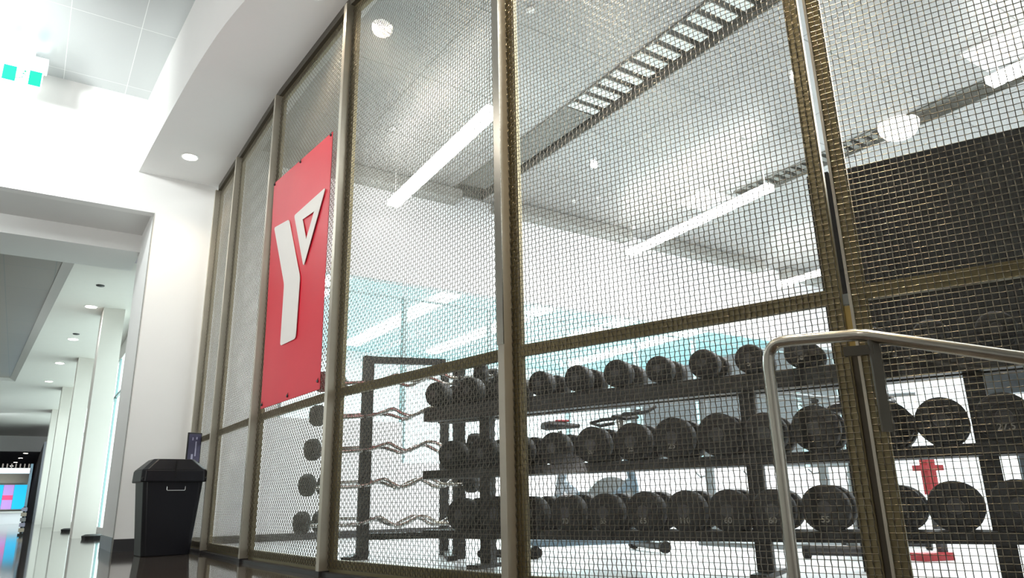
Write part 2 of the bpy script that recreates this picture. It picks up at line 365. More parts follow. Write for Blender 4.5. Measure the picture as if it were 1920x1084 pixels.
# ------------------------------------------------------------------ fence panels
def wire_mesh_obj(L, z0, z1, parent, pitch=.0222):
    """crimped wires: vertical ones weave in front of and behind the straight horizontals"""
    nx = int(round(L/pitch)); px = L/nx; nz = int(round((z1-z0)/pitch)); pz = (z1-z0)/nz
    V = []; F = []; off = 0
    ang = np.array([.25, .75, 1.25, 1.75])*PI
    def ribbon(path, r, axis):
        nonlocal off
        k = path.shape[0]
        ring = np.zeros((k, 4, 3)); c, s_ = np.cos(ang)*r, np.sin(ang)*r
        if axis == 'z': ring[:, :, 0] = path[:, None, 0]+c; ring[:, :, 1] = path[:, None, 1]+s_; ring[:, :, 2] = path[:, None, 2]
        else: ring[:, :, 2] = path[:, None, 2]+c; ring[:, :, 1] = path[:, None, 1]+s_; ring[:, :, 0] = path[:, None, 0]
        V.append(ring.reshape(-1, 3))
        i = np.arange(k-1)[:, None]*4; q = np.arange(4)[None, :]; q2 = (q+1) % 4
        F.append((np.stack([i+q, i+q2, i+4+q2, i+4+q], axis=2).reshape(-1, 4))+off)
        off += k*4
    rv, rh = .0021, .0015
    zz = z0+np.arange(0, nz*3+1)*pz/3
    ph = (zz-z0)/pz*PI
    for i in range(nx+1):
        w = np.cos(ph)*(1 if i % 2 else -1)
        y = .0036*np.sign(w)*np.abs(w)**.8
        ribbon(np.stack([np.full_like(zz, i*px), y, zz], 1), rv, 'z')
    xx = np.arange(0, nx*2+1)*px/2
    for j in range(nz+1):
        w = -np.cos(xx/px*PI)*(1 if j % 2 else -1)*(-1)
        ribbon(np.stack([xx, .0006*w, np.full_like(xx, z0+j*pz)], 1), rh, 'x')
    V = np.concatenate(V); F = np.concatenate(F).astype(np.int32)
    me = bpy.data.meshes.new('wire_mesh')
    me.vertices.add(len(V)); me.vertices.foreach_set('co', V.astype(np.float32).ravel())
    me.loops.add(F.size); me.loops.foreach_set('vertex_index', F.ravel())
    me.polygons.add(len(F)); me.polygons.foreach_set('loop_start', np.arange(len(F), dtype=np.int32)*4)
    try: me.polygons.foreach_set('loop_total', np.full(len(F), 4, dtype=np.int32))
    except Exception: pass
    me.polygons.foreach_set('use_smooth', np.ones(len(F), dtype=bool))
    me.update(calc_edges=True); me.materials.append(M['wire'])
    o = bpy.data.objects.new('wire_mesh', me); C.objects.link(o); o.parent = parent
    return o

def panel(a, b, label, g0=.025, g1=.025, edge=False):
    ax, ay = a; bx, by = b; L = math.dist(a, b); rz = math.atan2(by-ay, bx-ax)
    o = empty('mesh_fence_panel', (ax, ay, 0), rz, label, 'fence panel', 'wire mesh fence panels')
    wm = wire_mesh_obj(L-g0-g1, .045, ZT-.03, o); wm.location = (g0, 0, 0)
    x0, x1 = g0-.005, L-g1+.005; w = .055
    for nm, args in (('left_stile', (x0, x0+w, .007, .034, .02, ZT)), ('right_stile', (x1-w, x1, .007, .034, .02, ZT)),
                     ('top_rail', (x0+w, x1-w, .007, .034, ZT-.07, ZT)), ('middle_rail', (x0+w, x1-w, .007, .036, ZM-.028, ZM+.028)),
                     ('bottom_rail', (x0+w, x1-w, .007, .034, .02, .095))):
        box(*args).build(nm, M['frame'], o)
    if edge:
        box(x0-.004, x0+.006, -.012, .034, .02, ZT).build('bright_edge', M['steel'], o)
    box(x0+w*.6, x1-w*.6, .040, .046, .06, ZT-.04).build('glass_pane', M['glass'], o)
    return o
panel(P6, P5, 'narrow mesh fence panel beside the end wall and the bin')
panel(P5, P4, 'mesh fence panel left of the red banner')
panel(P4, P3, 'mesh fence panel that carries the red banner')
panel(P3, P2, 'mesh fence panel right of the banner, in front of the curl bars')
panel(P2, P1, 'wide mesh fence panel in front of the dumbbell rack, left of the handrail post', .025, .0)
panel(Q1, QF, 'rightmost mesh fence panel, behind the sloping handrail', .0, .02, edge=True)
for (x, y), (dx, dy), lab in [(P6, (0, -1), 'steel fence post against the end wall'), (P5, (.0, -1), 'steel fence post nearest the bin'), (P4, (.03, -1), 'steel fence post left of the red banner'),
                     (P3, (.12, -1), 'steel fence post right of the red banner'), (P2, (.25, -1), 'tall steel fence post near the centre of the view')]:
    rz = math.atan2(dy, dx)
    p = empty('fence_post', (x, y, 0), rz, lab, 'post', 'fence posts')
    box(-.021, .021, -.058, .036, .03, ZT).build('post_bar', M['steel'], p, bevel=.002)
    box(-.03, .03, -.06, .03, 0, .03).build('base_shoe', M['base'], p)
    if (x, y) == P2:
        box(-.024, .0215, -.062, -.056, ZM+.03, ZT).build('cover_strip', M['rail'], p)
# threshold under the fence
th = MB(); line = [P6, P5, P4, P3, P2, P1, Q1, QF, (3.6, -1.3)]
for a, b_ in zip(line[:-1], line[1:]): th.obox((a[0], a[1], .012), (b_[0], b_[1], .012), .085, .024)
struct('trim_20', th, M['base'], 'dark threshold under the mesh fence', 'trim')
th = MB()
for a, b_ in zip(line[:-1], line[1:]): th.obox((a[0]+.01, a[1], ZT+.035), (b_[0]+.01, b_[1], ZT+.035), .07, .07)
struct('trim_21', th, M['bracket'], 'dark head channel above the mesh fence', 'trim')

# latch in the gap between the two rightmost panels
lt = empty('gate_latch', (2.436, 1.47, 0), math.atan2(Q1[1]-P1[1], Q1[0]-P1[0]), 'brass strip and steel crossbar in the narrow gap between fence panels', 'latch')
box(-.026, .026, .010, .030, 1.085, 1.125).build('crossbar', M['grey'], lt)
box(-.016, .024, .012, .028, .93, 1.08).build('strike_strip', M['brass'], lt)
box(-.012, .020, .016, .030, .05, .93).build('lower_strip', M['bracket'], lt)

# ------------------------------------------------------------------ banner
L43 = math.dist(P4, P3); rz43 = math.atan2(P3[1]-P4[1], P3[0]-P4[0])
bn = empty('hanging_banner', (P4[0]-.012, P4[1], 0), rz43, 'red banner with a white letter emblem tied to the mesh fence', 'banner')
# cloth grid with a faint billow
cl = MB(); nx_, nz_ = 14, 24
bx0 = lambda t: .092+(.186-.092)*t; bx1 = lambda t: 1.405+(.012)*t
btop = lambda s: 3.177+(3.101-3.177)*s; bbot = lambda s: 1.168
def bpt(s, t, y):
    z = btop(s)*(1-t)+bbot(s)*t; return (bx0(t)*(1-s)+bx1(t)*s, y, z)
for side in (0, 1):
    base = len(cl.v)
    for i in range(nx_+1):
        for j in range(nz_+1):
            s, t = i/nx_, j/nz_
            cl.v.append(bpt(s, t, -.022+.004*math.sin(s*9+t*2)*math.sin(PI*t)+side*.003))
    for i in range(nx_):
        for j in range(nz_):
            q = base+i*(nz_+1)+j; cl.f.append((q, q+1, q+nz_+2, q+nz_+1))
cl.build('banner_cloth', M['ban'], bn, smooth=True)
def rounded(poly, r, n=4):
    out = []; m = len(poly)
    for i in range(m):
        p0, p1, p2 = Vector(poly[i-1]), Vector(poly[i]), Vector(poly[(i+1) % m])
        a = p1+(p0-p1).normalized()*r; b_ = p1+(p2-p1).normalized()*r
        for k in range(n+1):
            t = k/n; q = a*(1-t)**2+p1*2*t*(1-t)+b_*t*t; out.append((q.x, q.y))
    return out
stem = [(.214, 2.715), (.583, 2.668), (.924, 2.085), (.914, 1.610), (.579, 1.613), (.573, 2.117)]
MB().prism(rounded(stem, .035), -.0315, -.028).build('emblem_stem', M['logo'], bn)
to = rounded([(.702, 2.662), (1.345, 2.668), (.985, 2.151)], .03); ti = rounded([(.900, 2.562), (1.140, 2.548), (1.005, 2.365)], .006)
tr = MB(); n = len(to)
tr.v = [(x, -.0315, z) for x, z in to]+[(x, -.0315, z) for x, z in ti]+[(x, -.028, z) for x, z in to]+[(x, -.028, z) for x, z in ti]
for i in range(n):
    j = (i+1) % n
    tr.f += [(i, j, n+j, n+i), (2*n+i, 3*n+i, 3*n+j, 2*n+j), (i, 2*n+i, 2*n+j, j), (n+i, n+j, 3*n+j, 3*n+i)]
tr.build('emblem_triangle', M['logo'], bn)
for s, t in ((.02, .01), (.98, .01), (.5, .01), (.5, .985), (.97, .97), (.03, .985)):
    x, y, z = bpt(s, t, 0)
    MB().lathe([(-.034, .006), (-.03, .011), (-.02, .011)], 10, 'y', (x, 0, z)).build('grommet', M['base'], bn)
    MB().tube([(x, -.03, z), (x+.004, -.024, z+.02), (x, -.004, z+.035)], .0022, 5).build('tie', M['base'], bn)

# ------------------------------------------------------------------ litter bin
brz = .064
bi = empty('trash_bin', (.995, 7.65, 0), brz, 'black plastic trash bin with a hooded lid, standing by the end wall', 'trash bin')
BW = .42; BD = .36
def frust(w0, w1, d0, d1, z0, z1, cx=BW/2, cy=BD/2):
    m = MB(); vs = []
    for w, d, z in ((w0, d0, z0), (w1, d1, z1)):
        c = .035
        pts = [(-w/2+c, -d/2), (w/2-c, -d/2), (w/2, -d/2+c), (w/2, d/2-c), (w/2-c, d/2), (-w/2+c, d/2), (-w/2, d/2-c), (-w/2, -d/2+c)]
        vs += [(cx+x, cy+y, z) for x, y in pts]
    m.add(vs, [tuple(range(8)), tuple(range(15, 7, -1))]+[(i, i+8, (i+1) % 8+8, (i+1) % 8) for i in range(8)])
    return m
body = frust(.42, .535, .36, .42, .0, .70)
body.box(-.075, BW+.075, -.045, BD+.045, .672, .70)
body.build('bin_body', M['binp'], bi, bevel=.008)
ld = MB()
a = frust(.585, .575, .47, .46, .655, .765)
a.build('lid_rim', M['binp'], bi, bevel=.01)
frust(.57, .36, .46, .30, .765, .868).build('lid_hood', M['binp'], bi, bevel=.008)
box(BW/2-.004, BW/2+.004, -.055, -.03, .69, .85).build('lid_seam', M['rubber'], bi)
MB().tube([(.15, -.020, .66), (.15, -.026, .585), (.156, -.03, .578), (.305, -.03, .578), (.311, -.026, .585), (.311, -.02, .66)], .003, 8).build('wire_handle', M['binh'], bi, smooth=True)
# framed sign behind the bin
sg = empty('framed_notice', (1.40, 8.23, 0), .25, 'small black-framed notice with dark purple print, upright behind the bin', 'notice')
box(-.015, .13, 0, .02, .86, 1.17).build('notice_frame', M['black'], sg, bevel=.003)
box(-.005, .12, -.002, .0, .875, 1.155).build('notice_sheet', M['scr'], sg)
box(.066, .078, -.004, -.002, .93, 1.08).box(.03, .05, -.004, -.002, .89, .95).box(.03, .04, -.004, -.002, 1.09, 1.12).box(.07, .082, -.004, -.002, 1.10, 1.125).build('notice_print', M['postxt'], sg)
box(.05, .07, .02, .035, .0, .90).box(-.0, .12, -.03, .08, 0, .015).build('notice_stand', M['black'], sg)

# ------------------------------------------------------------------ exit sign
ex = empty('exit_sign', (-.60, 8.42, 5.11), 0, 'lit white and teal exit sign hanging from the metal ceiling', 'exit sign')
box(-.09, .11, -.05, .05, -.035, 0).build('mount_plate', M['exitw'], ex)
box(-.215, .235, -.06, .06, -.175, -.035).build('sign_housing', M['exitw'], ex, bevel=.006)
box(-.155, .205, -.012, .012, -.37, -.175).build('sign_blade', M['exitc'], ex)
box(-.145, -.03, -.016, -.012, -.36, -.19).build('left_panel', M['exitg'], ex)
box(.085, .195, -.016, -.012, -.36, -.19).build('right_panel', M['exitg'], ex)
fg = MB(); 
for a, b_ in (((.035, -.235), (.03, -.29)), ((.03, -.29), (.045, -.335)), ((.03, -.29), (-.005, -.315)), ((-.005, -.315), (-.035, -.315)), ((.035, -.245), (.06, -.27)), ((.035, -.245), (.005, -.262))):
    fg.obox((a[0], -.015, a[1]), (b_[0], -.015, b_[1]), .004, .009, (0, 1, 0))
fg.lathe([(-.018, .01), (-.012, .01)], 12, 'y', (.045, 0, -.218))
fg.build('running_figure', M['exitf'], ex)
box(-.155, .205, -.02, .02, -.395, -.375).build('lower_lip', M['trim'], ex)

# ------------------------------------------------------------------ downlights
def downlight(x, y, z, label, r=.075, power=60, col=(1, .85, .66), group='round recessed downlights', spot=True, name='downlight', size=2.2):
    o = empty(name, (x, y, z), 0, label, 'ceiling light', group)
    MB().lathe([(-.006, r*1.22), (-.001, r*1.25)], 24, 'z').build('trim_ring', M['trim'], o)
    MB().lathe([(-.009, r), (-.004, r)], 24, 'z').build('lens', M['lightdisc'], o)
    if spot:
        l = bpy.data.lights.new('downlight_lamp', 'SPOT'); l.energy = power; l.color = col; l.spot_size = size; l.spot_blend = .8; l.shadow_soft_size = .08
        q = bpy.data.objects.new('downlight_lamp', l); C.objects.link(q); q.location = (x, y, z-.03)
    return o
downlight(1.081, 8.073, 4.17, 'round downlight in the bulkhead soffit, the one near the end wall', power=60)
downlight(1.37, 4.69, 4.17, 'round downlight in the bulkhead soffit, cut by the top of the view', power=90)
downlight(2.15, 1.35, 4.17, 'round downlight in the bulkhead soffit above the handrail', power=420, col=(1, .80, .52))
downlight(1.75, 2.7, 4.17, 'round downlight in the bulkhead soffit left of the handrail', power=160, col=(1, .82, .58))
for i, (x, y) in enumerate([(.58, 13.63), (.477, 16.55), (.372, 19.5), (.25, 22.5)]):
    downlight(x, y, 3.68, 'corridor ceiling downlight past the opening, ' + ['nearest', 'second nearest', 'third nearest', 'farthest'][i], .085, power=50, col=(.95, 1, 1), group='corridor downlights')
for i, (x, y) in enumerate([(.0, 41.2), (-.19, 45), (-.40, 49.), (-.6, 53)]):
    downlight(x, y, 3.0, 'tiny downlight in the low dark lobby ceiling, ' + ['nearest', 'second nearest', 'third nearest', 'farthest'][i], .09, power=60, col=(.8, .9, 1), group='lobby downlights')
for i, (x, y) in enumerate([(.60, 12.2), (.50, 16.0)]):
    o = MB().lathe([(-.02, .03), (-.012, .055), (0, .06)], 16, 'z').build('ceiling_sensor', M['base']); o.location = (x, y, 3.68)
    tag(o, 'small dark sensor on the pale corridor ceiling, ' + ['the nearer', 'the farther'][i], 'sensor', 'corridor ceiling sensors')

# ------------------------------------------------------------------ lobby at the far end of the corridor
rc = empty('reception_desk', (-.15, 32, 0), 0, 'white lit reception desk at the far end of the corridor', 'reception desk')
box(-2.2, .34, -.3, .3, 0, .36).build('desk_front', M['desk'], rc)
box(-2.25, .36, -.35, .35, .36, .43).build('desk_top', M['white'], rc)
tv = empty('video_wall', (-.15, 32.6, 0), 0, 'row of blue and pink screens behind the reception desk', 'screens')
box(-2.6, .40, .0, .1, .46, 1.40).build('screen_housing', M['beige'], tv)
for k, (x0, x1, m) in enumerate([(-.66, -.35, 'tvb'), (-.34, -.03, 'tvp'), (-.02, .36, 'tvb'), (-1.0, -.67, 'tvb')]):
    s = box(x0, x1, -.02, 0, .50, 1.34).build('screen', M[m], tv)
    if m == 'tvp': tag(s, 'pink and violet screen'); box(-.34, -.03, -.025, -.02, .82, .98).build('red_band', M['tvr'], s)
cn = empty('slatted_canopy', (-.15, 32.2, 0), 0, 'white canopy with dark vertical fins over the reception desk', 'canopy')
box(-2.8, .40, -.3, .4, 1.72, 1.90).build('canopy_band', M['desk'], cn)
box(-2.8, .40, .2, .4, 1.40, 1.72).build('canopy_panel', M['beige'], cn)
for k in range(24): box(-2.7+k*.13, -2.66+k*.13, -.3, .35, 1.90, 2.05).build('fin', M['fins'], cn)
box(.36, .44, -.3, .3, 0, 2.05).build('canopy_post', M['blueframe'], cn)
ds = empty('display_stand', (.12, 16.5, 0), 0, 'narrow dark display stand in the corridor', 'display stand')
box(-.05, .04, -.05, .05, 0, .03).box(-.02, .02, -.02, .02, .03, .5).build('stand_body', M['black'], ds)
for k in range(5): box(-.045, .045, -.03, -.02, .06+k*.09, .125+k*.09).build('leaflet', M[['beige', 'postxt', 'basegrey'][k % 3]], ds)
for i, (x, y) in enumerate([(1.0, 12.95), (.95, 17.9)]):
    o = MB().lathe([(0, .14), (.05, .15), (.07, .1)], 16, 'z').build('floor_bowl', M['black']); o.location = (x, y, 0)
    tag(o, 'low dark object on the floor beside the %s corridor column' % ['first', 'second'][i], 'floor object', 'low dark objects by the columns')

# ------------------------------------------------------------------ handrail
hr = empty('stair_handrail', (2.222, 1.674, 0), 0, 'stainless tube handrail with a rounded corner, in front of the mesh fence', 'handrail')
o0 = Vector((2.222, 1.674, 0)); k0 = Vector((2.270, 1.335, .925)); k1 = Vector((2.45, .95, .795)); k2 = k0+(k1-k0)*2.6
pa = Vector((2.222, 1.674, .0)); pb = Vector((2.226, 1.668, .957))
path = [pa, Vector((2.222, 1.674, .87))]
d = (k0-pb).normalized()
for t in range(1, 7):
    u = t/7; A = Vector((2.223, 1.674, .885)); B = pb; Cc = pb+d*.07
    path.append(A*(1-u)**2+B*2*u*(1-u)+Cc*u*u)
path += [pb+d*.09, k0-d*.012, k0+(k1-k0).normalized()*.012, k1, k2]
MB().tube([p-o0 for p in path], .0205, 20).build('rail_tube', M['rail'], hr, smooth=True)
MB().tube([k2-o0, Vector((k2.x, k2.y, 0))-o0], .0205, 16).build('far_post', M['rail'], hr, smooth=True)
MB().lathe([(0, .045), (.008, .045)], 20, 'z').build('base_plate', M['rail'], hr)
pk = k0+Vector((.012, -.03, -.02))
MB().obox(pk-o0, pk-o0+Vector((0, 0, -.30)), .034, .010, (1, 2, 0)).build('flat_bracket', M['bracket'], hr)
MB().obox(pk-o0+Vector((0, .0, -.035)), pk-o0+Vector((-.035, .085, -.030)), .02, .032).build('bracket_arm', M['bracket'], hr)

# ------------------------------------------------------------------ dumbbell racks
A0 = Vector((2.660, 3.845, 0)); E = Vector((.4098, -.9122, 0)); NN = Vector((.9122, .4098, 0)); RZ = math.atan2(E.y, E.x)
def W(s, nn, z=0.): return A0+E*s+NN*nn+Vector((0, 0, z))
tiers = [(1.0, .97, 1.068), (.0, .575, .632), (0., .185, .240)]
def dumbbell_rack(s0, s1, ups, label):
    r = empty('dumbbell_rack', W((s0+s1)/2, .17), RZ, label, 'weight rack', 'three tier dumbbell racks')
    h = (s1-s0)/2
    for _, zb, zt in tiers:
        t = MB().box(-h, h, -.115, -.02, zb, zt).box(-h, h, .05, .145, zb, zt)
        k = int(2*h/.265)
        tt = t.build('shelf', M['rack'], r, bevel=.004)
    for u in ups:
        c = u-(s0+s1)/2
        p = MB().box(c-.042, c+.042, -.02, .05, .03, 1.068).box(c-.042, c+.042, -.17, .26, 0, .03)
        p.build('upright', M['rack'], r, bevel=.003)
    return r
dumbbell_rack(-.92, 1.86, (-.46, 1.33), 'long black three-tier dumbbell rack behind the mesh, left unit')
dumbbell_rack(1.93, 4.0, (2.42, 3.6), 'black three-tier dumbbell rack behind the rightmost mesh panel')

def make_dumbbell(r):
    o = empty('dumbbell', (0, 0, 0), RZ)
    for y0 in (-.165, .045):
        prof = [(y0, r*.55), (y0+.002, r*.56), (y0+.004, r*.86), (y0+.010, r*.95), (y0+.022, r), (y0+.098, r), (y0+.110, r*.95), (y0+.116, r*.85), (y0+.12, r*.5)]
        h = MB().lathe(prof, 30, 'y').build('head', M['rubber'], o, smooth=True)
        if y0 < 0:
            MB().lathe([(y0-.002, r*.30), (y0+.001, r*.32)], 20, 'y').build('end_cap', M['base'], h)
    MB().lathe([(-.06, .015), (0, .018), (.06, .015)], 14, 'y').build('grip', M['chrome'], o, smooth=True)
    return o
num_cache = {}
ordn = ['first', 'second', 'third', 'fourth', 'fifth', 'sixth', 'seventh', 'eighth', 'ninth', 'tenth', 'eleventh', 'twelfth', 'thirteenth', 'fourteenth']
protos = {}
def place(s, z, r, label, group, txt=None):
    k = round(r, 3)
    if k in protos: o = copy_tree(protos[k])
    else:
        o = make_dumbbell(r); protos[k] = o
    o.location = W(s, .165, z); tag(o, label, 'dumbbell', group)
    return o
numbered = []
top = [-.783, -.50, -.234, .066, .336, .608, .876, 1.144, 1.404, 1.671, 2.02, 2.28, 2.55]
topr = [.088, .09, .088, .08, .084, .085, .080, .083, .080, .084, .084, .084, .084]
mid = [-.65, -.39, -.119, .152, .417, .677, .928, 1.19, 1.438, 1.693, 2.03, 2.26, 2.51, 2.77]
midr = [.098, .10, .10, .10, .108, .11, .116, .118, .110, .118, .113, .113, .113, .118]
bot = [-.569, -.291, -.032, .227, .477, .726, .967, 1.205, 1.435, 1.689, 2.02, 2.255, 2.50, 2.76]
botr = [.105, .108, .105, .108, .108, .110, .110, .110, .108, .115, .110, .116, .116, .116]
words = dict(bot={3: '70', 4: '65', 5: '65', 6: '110', 7: '60', 8: '60', 9: '55'}, mid={4: '20', 5: '25', 6: '25', 12: '27.5'}, top={9: '15', 8: '5'})
for nm, ss, rs_, zt in (('top', top, topr, 1.068), ('middle', mid, midr, .632), ('bottom', bot, botr, .240)):
    n = len(ss); key = {'top': 'top', 'middle': 'mid', 'bottom': 'bot'}[nm]
    for i, (s, r) in enumerate(zip(ss, rs_)):
        left = s < 1.9
        idx = i if left else i-sum(1 for q in ss if q < 1.9)
        if left:
            cnt = sum(1 for q in ss if q < 1.9)
            pos = 'leftmost' if idx == 0 else ('rightmost' if idx == cnt-1 else ordn[idx]+' from the left')
            lab = 'round black dumbbell, %s on the %s shelf of the long left rack' % (pos, nm)
        else:
            lab = 'round black dumbbell, %s from the left on the %s shelf of the right rack' % (ordn[idx], nm)
        t = words[key].get(i)
        o = place(s, zt+r-.006, r, lab, 'dumbbells on the %s shelf' % nm)
        if t: numbered.append((o, r, t))
for o, r, t in numbered:
    head = next(c for c in o.children if c.name.startswith('head') and any(g.name.startswith('end_cap') for g in c.children))
    if t not in num_cache:
        tm = text_mesh('number', t, .042, M['letter'], head, .0006, .0008); num_cache[t] = tm
    else:
        tm = num_cache[t].copy(); C.objects.link(tm); tm.parent = head
    tm.rotation_euler = (PI/2, 0, 0); tm.location = (0, -.1655, -r*.45)
    if t in ('20', '25', '27.5', '15', '5'): tm.location = (0, -.1655, -r*.40)

# ------------------------------------------------------------------ curl bar rack
br = empty('barbell_rack', (2.55, 5.55, 0), 0, 'black frame rack holding wavy curl bars, left of the dumbbells', 'barbell rack')
B0 = Vector((2.55, 5.55, 0))
def seg(m, a, b_, w=.06, h=.06): m.obox(Vector(a)-B0, Vector(b_)-B0, w, h)
FL, FR, RL, RR_ = (2.286, 5.644), (2.86, 5.13), (2.42, 5.93), (2.98, 5.60)
m_ = MB(); seg(m_, (*FL, 0), (*FL, 1.60), .075, .075); m_.build('upright', M['rack'], br, bevel=.003)
m_ = MB(); seg(m_, (*FR, 0), (*FR, 1.50), .075, .075); m_.build('upright', M['rack'], br, bevel=.003)
m_ = MB(); seg(m_, (*RL, 0), (*RL, 1.60), .06, .06); m_.build('upright', M['rack'], br, bevel=.003)
m_ = MB(); seg(m_, (*RR_, 0), (*RR_, 1.60), .06, .06); m_.build('upright', M['rack'], br, bevel=.003)
m_ = MB(); seg(m_, (*FL, 1.57), (*RR_, 1.60), .05, .055); m_.build('top_bar', M['rack'], br)
m_ = MB(); seg(m_, (*FL, 1.57), (*RL, 1.60), .05, .05); seg(m_, (*FR, 1.47), (*RR_, 1.58), .05, .05); m_.build('side_bar', M['rack'], br)
m_ = MB(); seg(m_, (2.10, 5.50, .02), (2.50, 6.1, .02), .07, .04); seg(m_, (2.72, 4.98, .02), (3.10, 5.8, .02), .07, .04); seg(m_, (*RL, .16), (*RR_, .16), .05, .05); m_.build('base_foot', M['rack'], br)
levels = [1.39, 1.115, .845, .57, .285]
for z in levels:
    for P in (FL, FR):
        m_ = MB(); seg(m_, (P[0]-.06, P[1]-.12, z-.03), (P[0]+.13, P[1]+.26, z-.03), .02, .03); m_.build('cradle_arm', M['rack'], br)
dB = Vector((FR[0]-FL[0], FR[1]-FL[1], 0)); LB = dB.length; dB.normalize(); nB = Vector((-dB.y, dB.x, 0)); rzB = math.atan2(dB.y, dB.x)
def curl_bar():
    o = empty('curl_bar', (0, 0, 0), rzB)
    pts = []
    xs = [(-.62, 0), (-.25, 0), (-.13, .028), (-.05, .052), (.03, .012), (.10, -.012), (.17, .012), (.25, .052), (.33, .040), (.42, 0), (.60, 0)]
    xs = [(x*1.04, y) for x, y in xs[:-1]]+[(.74, 0)]; sp = smooth_line(xs, 4)
    MB().tube([(x+LB/2-.09, y*.55, y*1.0-.02) for x, y in sp], .0155, 10).build('bar', M['chrome'], o, smooth=True)
    for x0 in (-.44, .62+LB/2-.12):
        MB().lathe([(x0, .045), (x0+.014, .078), (x0+.03, .086), (x0+.085, .086), (x0+.10, .078), (x0+.115, .045)], 8, 'x').build('weight_head', M['rubber'], o)
    return o
first = None
for i, z in enumerate(levels):
    for k in (0, 1):
        if first is None: first = curl_bar(); o = first
        else: o = copy_tree(first)
        P = Vector((*FL, 0))+nB*(-.09+.24*k)+dB*(.0+.05*k+i*-.028+.03)
        o.location = (P.x, P.y, z); o.rotation_euler = (0 if k == 0 else PI, 0, rzB) if k == 0 else (PI, 0, rzB)
        tag(o, 'wavy curl bar with black ends, %s level of the bar rack, %s one' % (['top', 'second', 'third', 'fourth', 'lowest'][i], ['front', 'rear'][k]), 'barbell', 'curl bars on the rack')

# ------------------------------------------------------------------ tall black screen behind the racks
sc = empty('tall_black_screen', W(2.5, .67), RZ, 'tall black screen panel on posts behind the right dumbbell rack', 'screen')
box(-.76, 2.0, -.03, .03, 1.06, 2.37).build('screen_panel', M['screen'], sc)
for x in (-.76, 1.9): box(x, x+.13, -.05, .05, 0, 2.37).build('screen_post', M['screen'], sc)

# ------------------------------------------------------------------ exercise bikes
def bike(loc, rz, label, frame_m, accent):
    o = empty('exercise_bike', loc, rz, label, 'exercise bike', 'exercise bikes')
    f = MB()
    f.tube([(-.50, 0, .10), (.55, 0, .10)], .035, 10).tube([(-.22, 0, .10), (-.20, 0, .45), (-.14, 0, .72)], .038, 10)
    f.tube([(.42, 0, .10), (.46, 0, .50), (.40, 0, .80)], .036, 10).tube([(-.18, 0, .55), (.10, 0, .34), (.44, 0, .55)], .045, 10)
    f.build('bike_frame', frame_m, o, smooth=True)
    for x in (-.50, .55):
        MB().tube([(x, -.28, .06), (x, .28, .06)], .035, 10).build('stabiliser_foot', M['base'], o, smooth=True)
        for s in (-1, 1): MB().lathe([(s*.29-.02, .045), (s*.29+.02, .045)], 14, 'y', (x, 0, .05)).build('foot_cap', M['rubber'], o)
    MB().lathe([(-.03, .19), (-.022, .23), (.022, .23), (.03, .19)], 30, 'y', (.25, 0, .36)).build('flywheel', M['grey'], o, smooth=True)
    MB().tube([(-.14, 0, .70), (-.17, 0, .96)], .018, 10).build('seat_post', M['chrome'], o, smooth=True)
    s = MB(); pr = [(-.14, .085, .05), (-.10, .12, .065), (0, .10, .05), (.08, .05, .04), (.17, .026, .03)]
    vs = []
    for x, w, h in pr:
        for k in range(10):
            t = 2*PI*k/10; vs.append((x-.17, w*math.cos(t), 1.0+h*.6*math.sin(t)))
    fs = [(i*10+k, i*10+(k+1) % 10, (i+1)*10+(k+1) % 10, (i+1)*10+k) for i in range(4) for k in range(10)]+[tuple(range(10))[::-1], tuple(range(40, 50))]
    s.add(vs, fs); sd = s.build('saddle', M['rubber'], o, smooth=True)
    MB().box(-.22, -.10, -.06, .06, 1.028, 1.045).build('saddle_panel', accent, sd, bevel=.006)
    MB().tube([(.40, 0, .78), (.37, 0, 1.06)], [.032, .045], 12).build('handlebar_post', M['chrome'], o, smooth=True)
    for q in (-1, 1):
        MB().tube([(.37, q*.02, 1.08), (.36, q*.12, 1.09), (.40, q*.20, 1.08), (.52, q*.22, 1.10), (.60, q*.20, 1.14), (.62, q*.14, 1.15)], .016, 10).build('handlebar', M['rubber'], o, smooth=True)
        MB().tube([(.37, q*.06, 1.07), (.28, q*.16, 1.07), (.20, q*.24, 1.05), (.30, q*.28, 1.03), (.42, q*.24, 1.05)], .015, 10).build('side_grip', M['rubber'], o, smooth=True)
    for q in (-1, 1):
        MB().tube([(.10, q*.08, .34), (.10+q*.12, q*.10, .34-q*.12)], .013, 8).box(.06+q*.12, .20+q*.12, q*.10, q*.10+q*.09, .325-q*.12, .355-q*.12).build('pedal_crank', M['grey'], o)
    return o
bike((3.80, 4.78, 0), math.radians(-18), 'exercise bike with a blue-grey frame and a red saddle patch behind the dumbbells', M['blueframe'], M['red'])
bike((5.05, 3.15, 0), math.radians(20), 'exercise bike with a dark frame seen behind the right end of the long rack', M['grey'], M['base'])
# red steel stand behind the right rack
rs = empty('red_machine_column', (4.95, 2.60, 0), math.radians(-20), 'red upright of a weight machine seen between the right-hand dumbbells', 'weight machine')
box(-.035, .035, -.03, .03, .40, .66).build('column', M['red'], rs, bevel=.004)
box(-.09, .09, -.035, .035, .55, .585).build('cross_lug', M['red'], rs)
box(-.025, .025, -.02, .02, .03, .40).build('lower_column', M['base'], rs)
box(-.03, .03, -.045, -.02, .34, .39).box(-.07, .07, -.05, .0, .27, .285).build('silver_latch', M['chrome'], rs)
box(-.20, .03, -.06, .06, 0, .05).build('base', M['red'], rs)
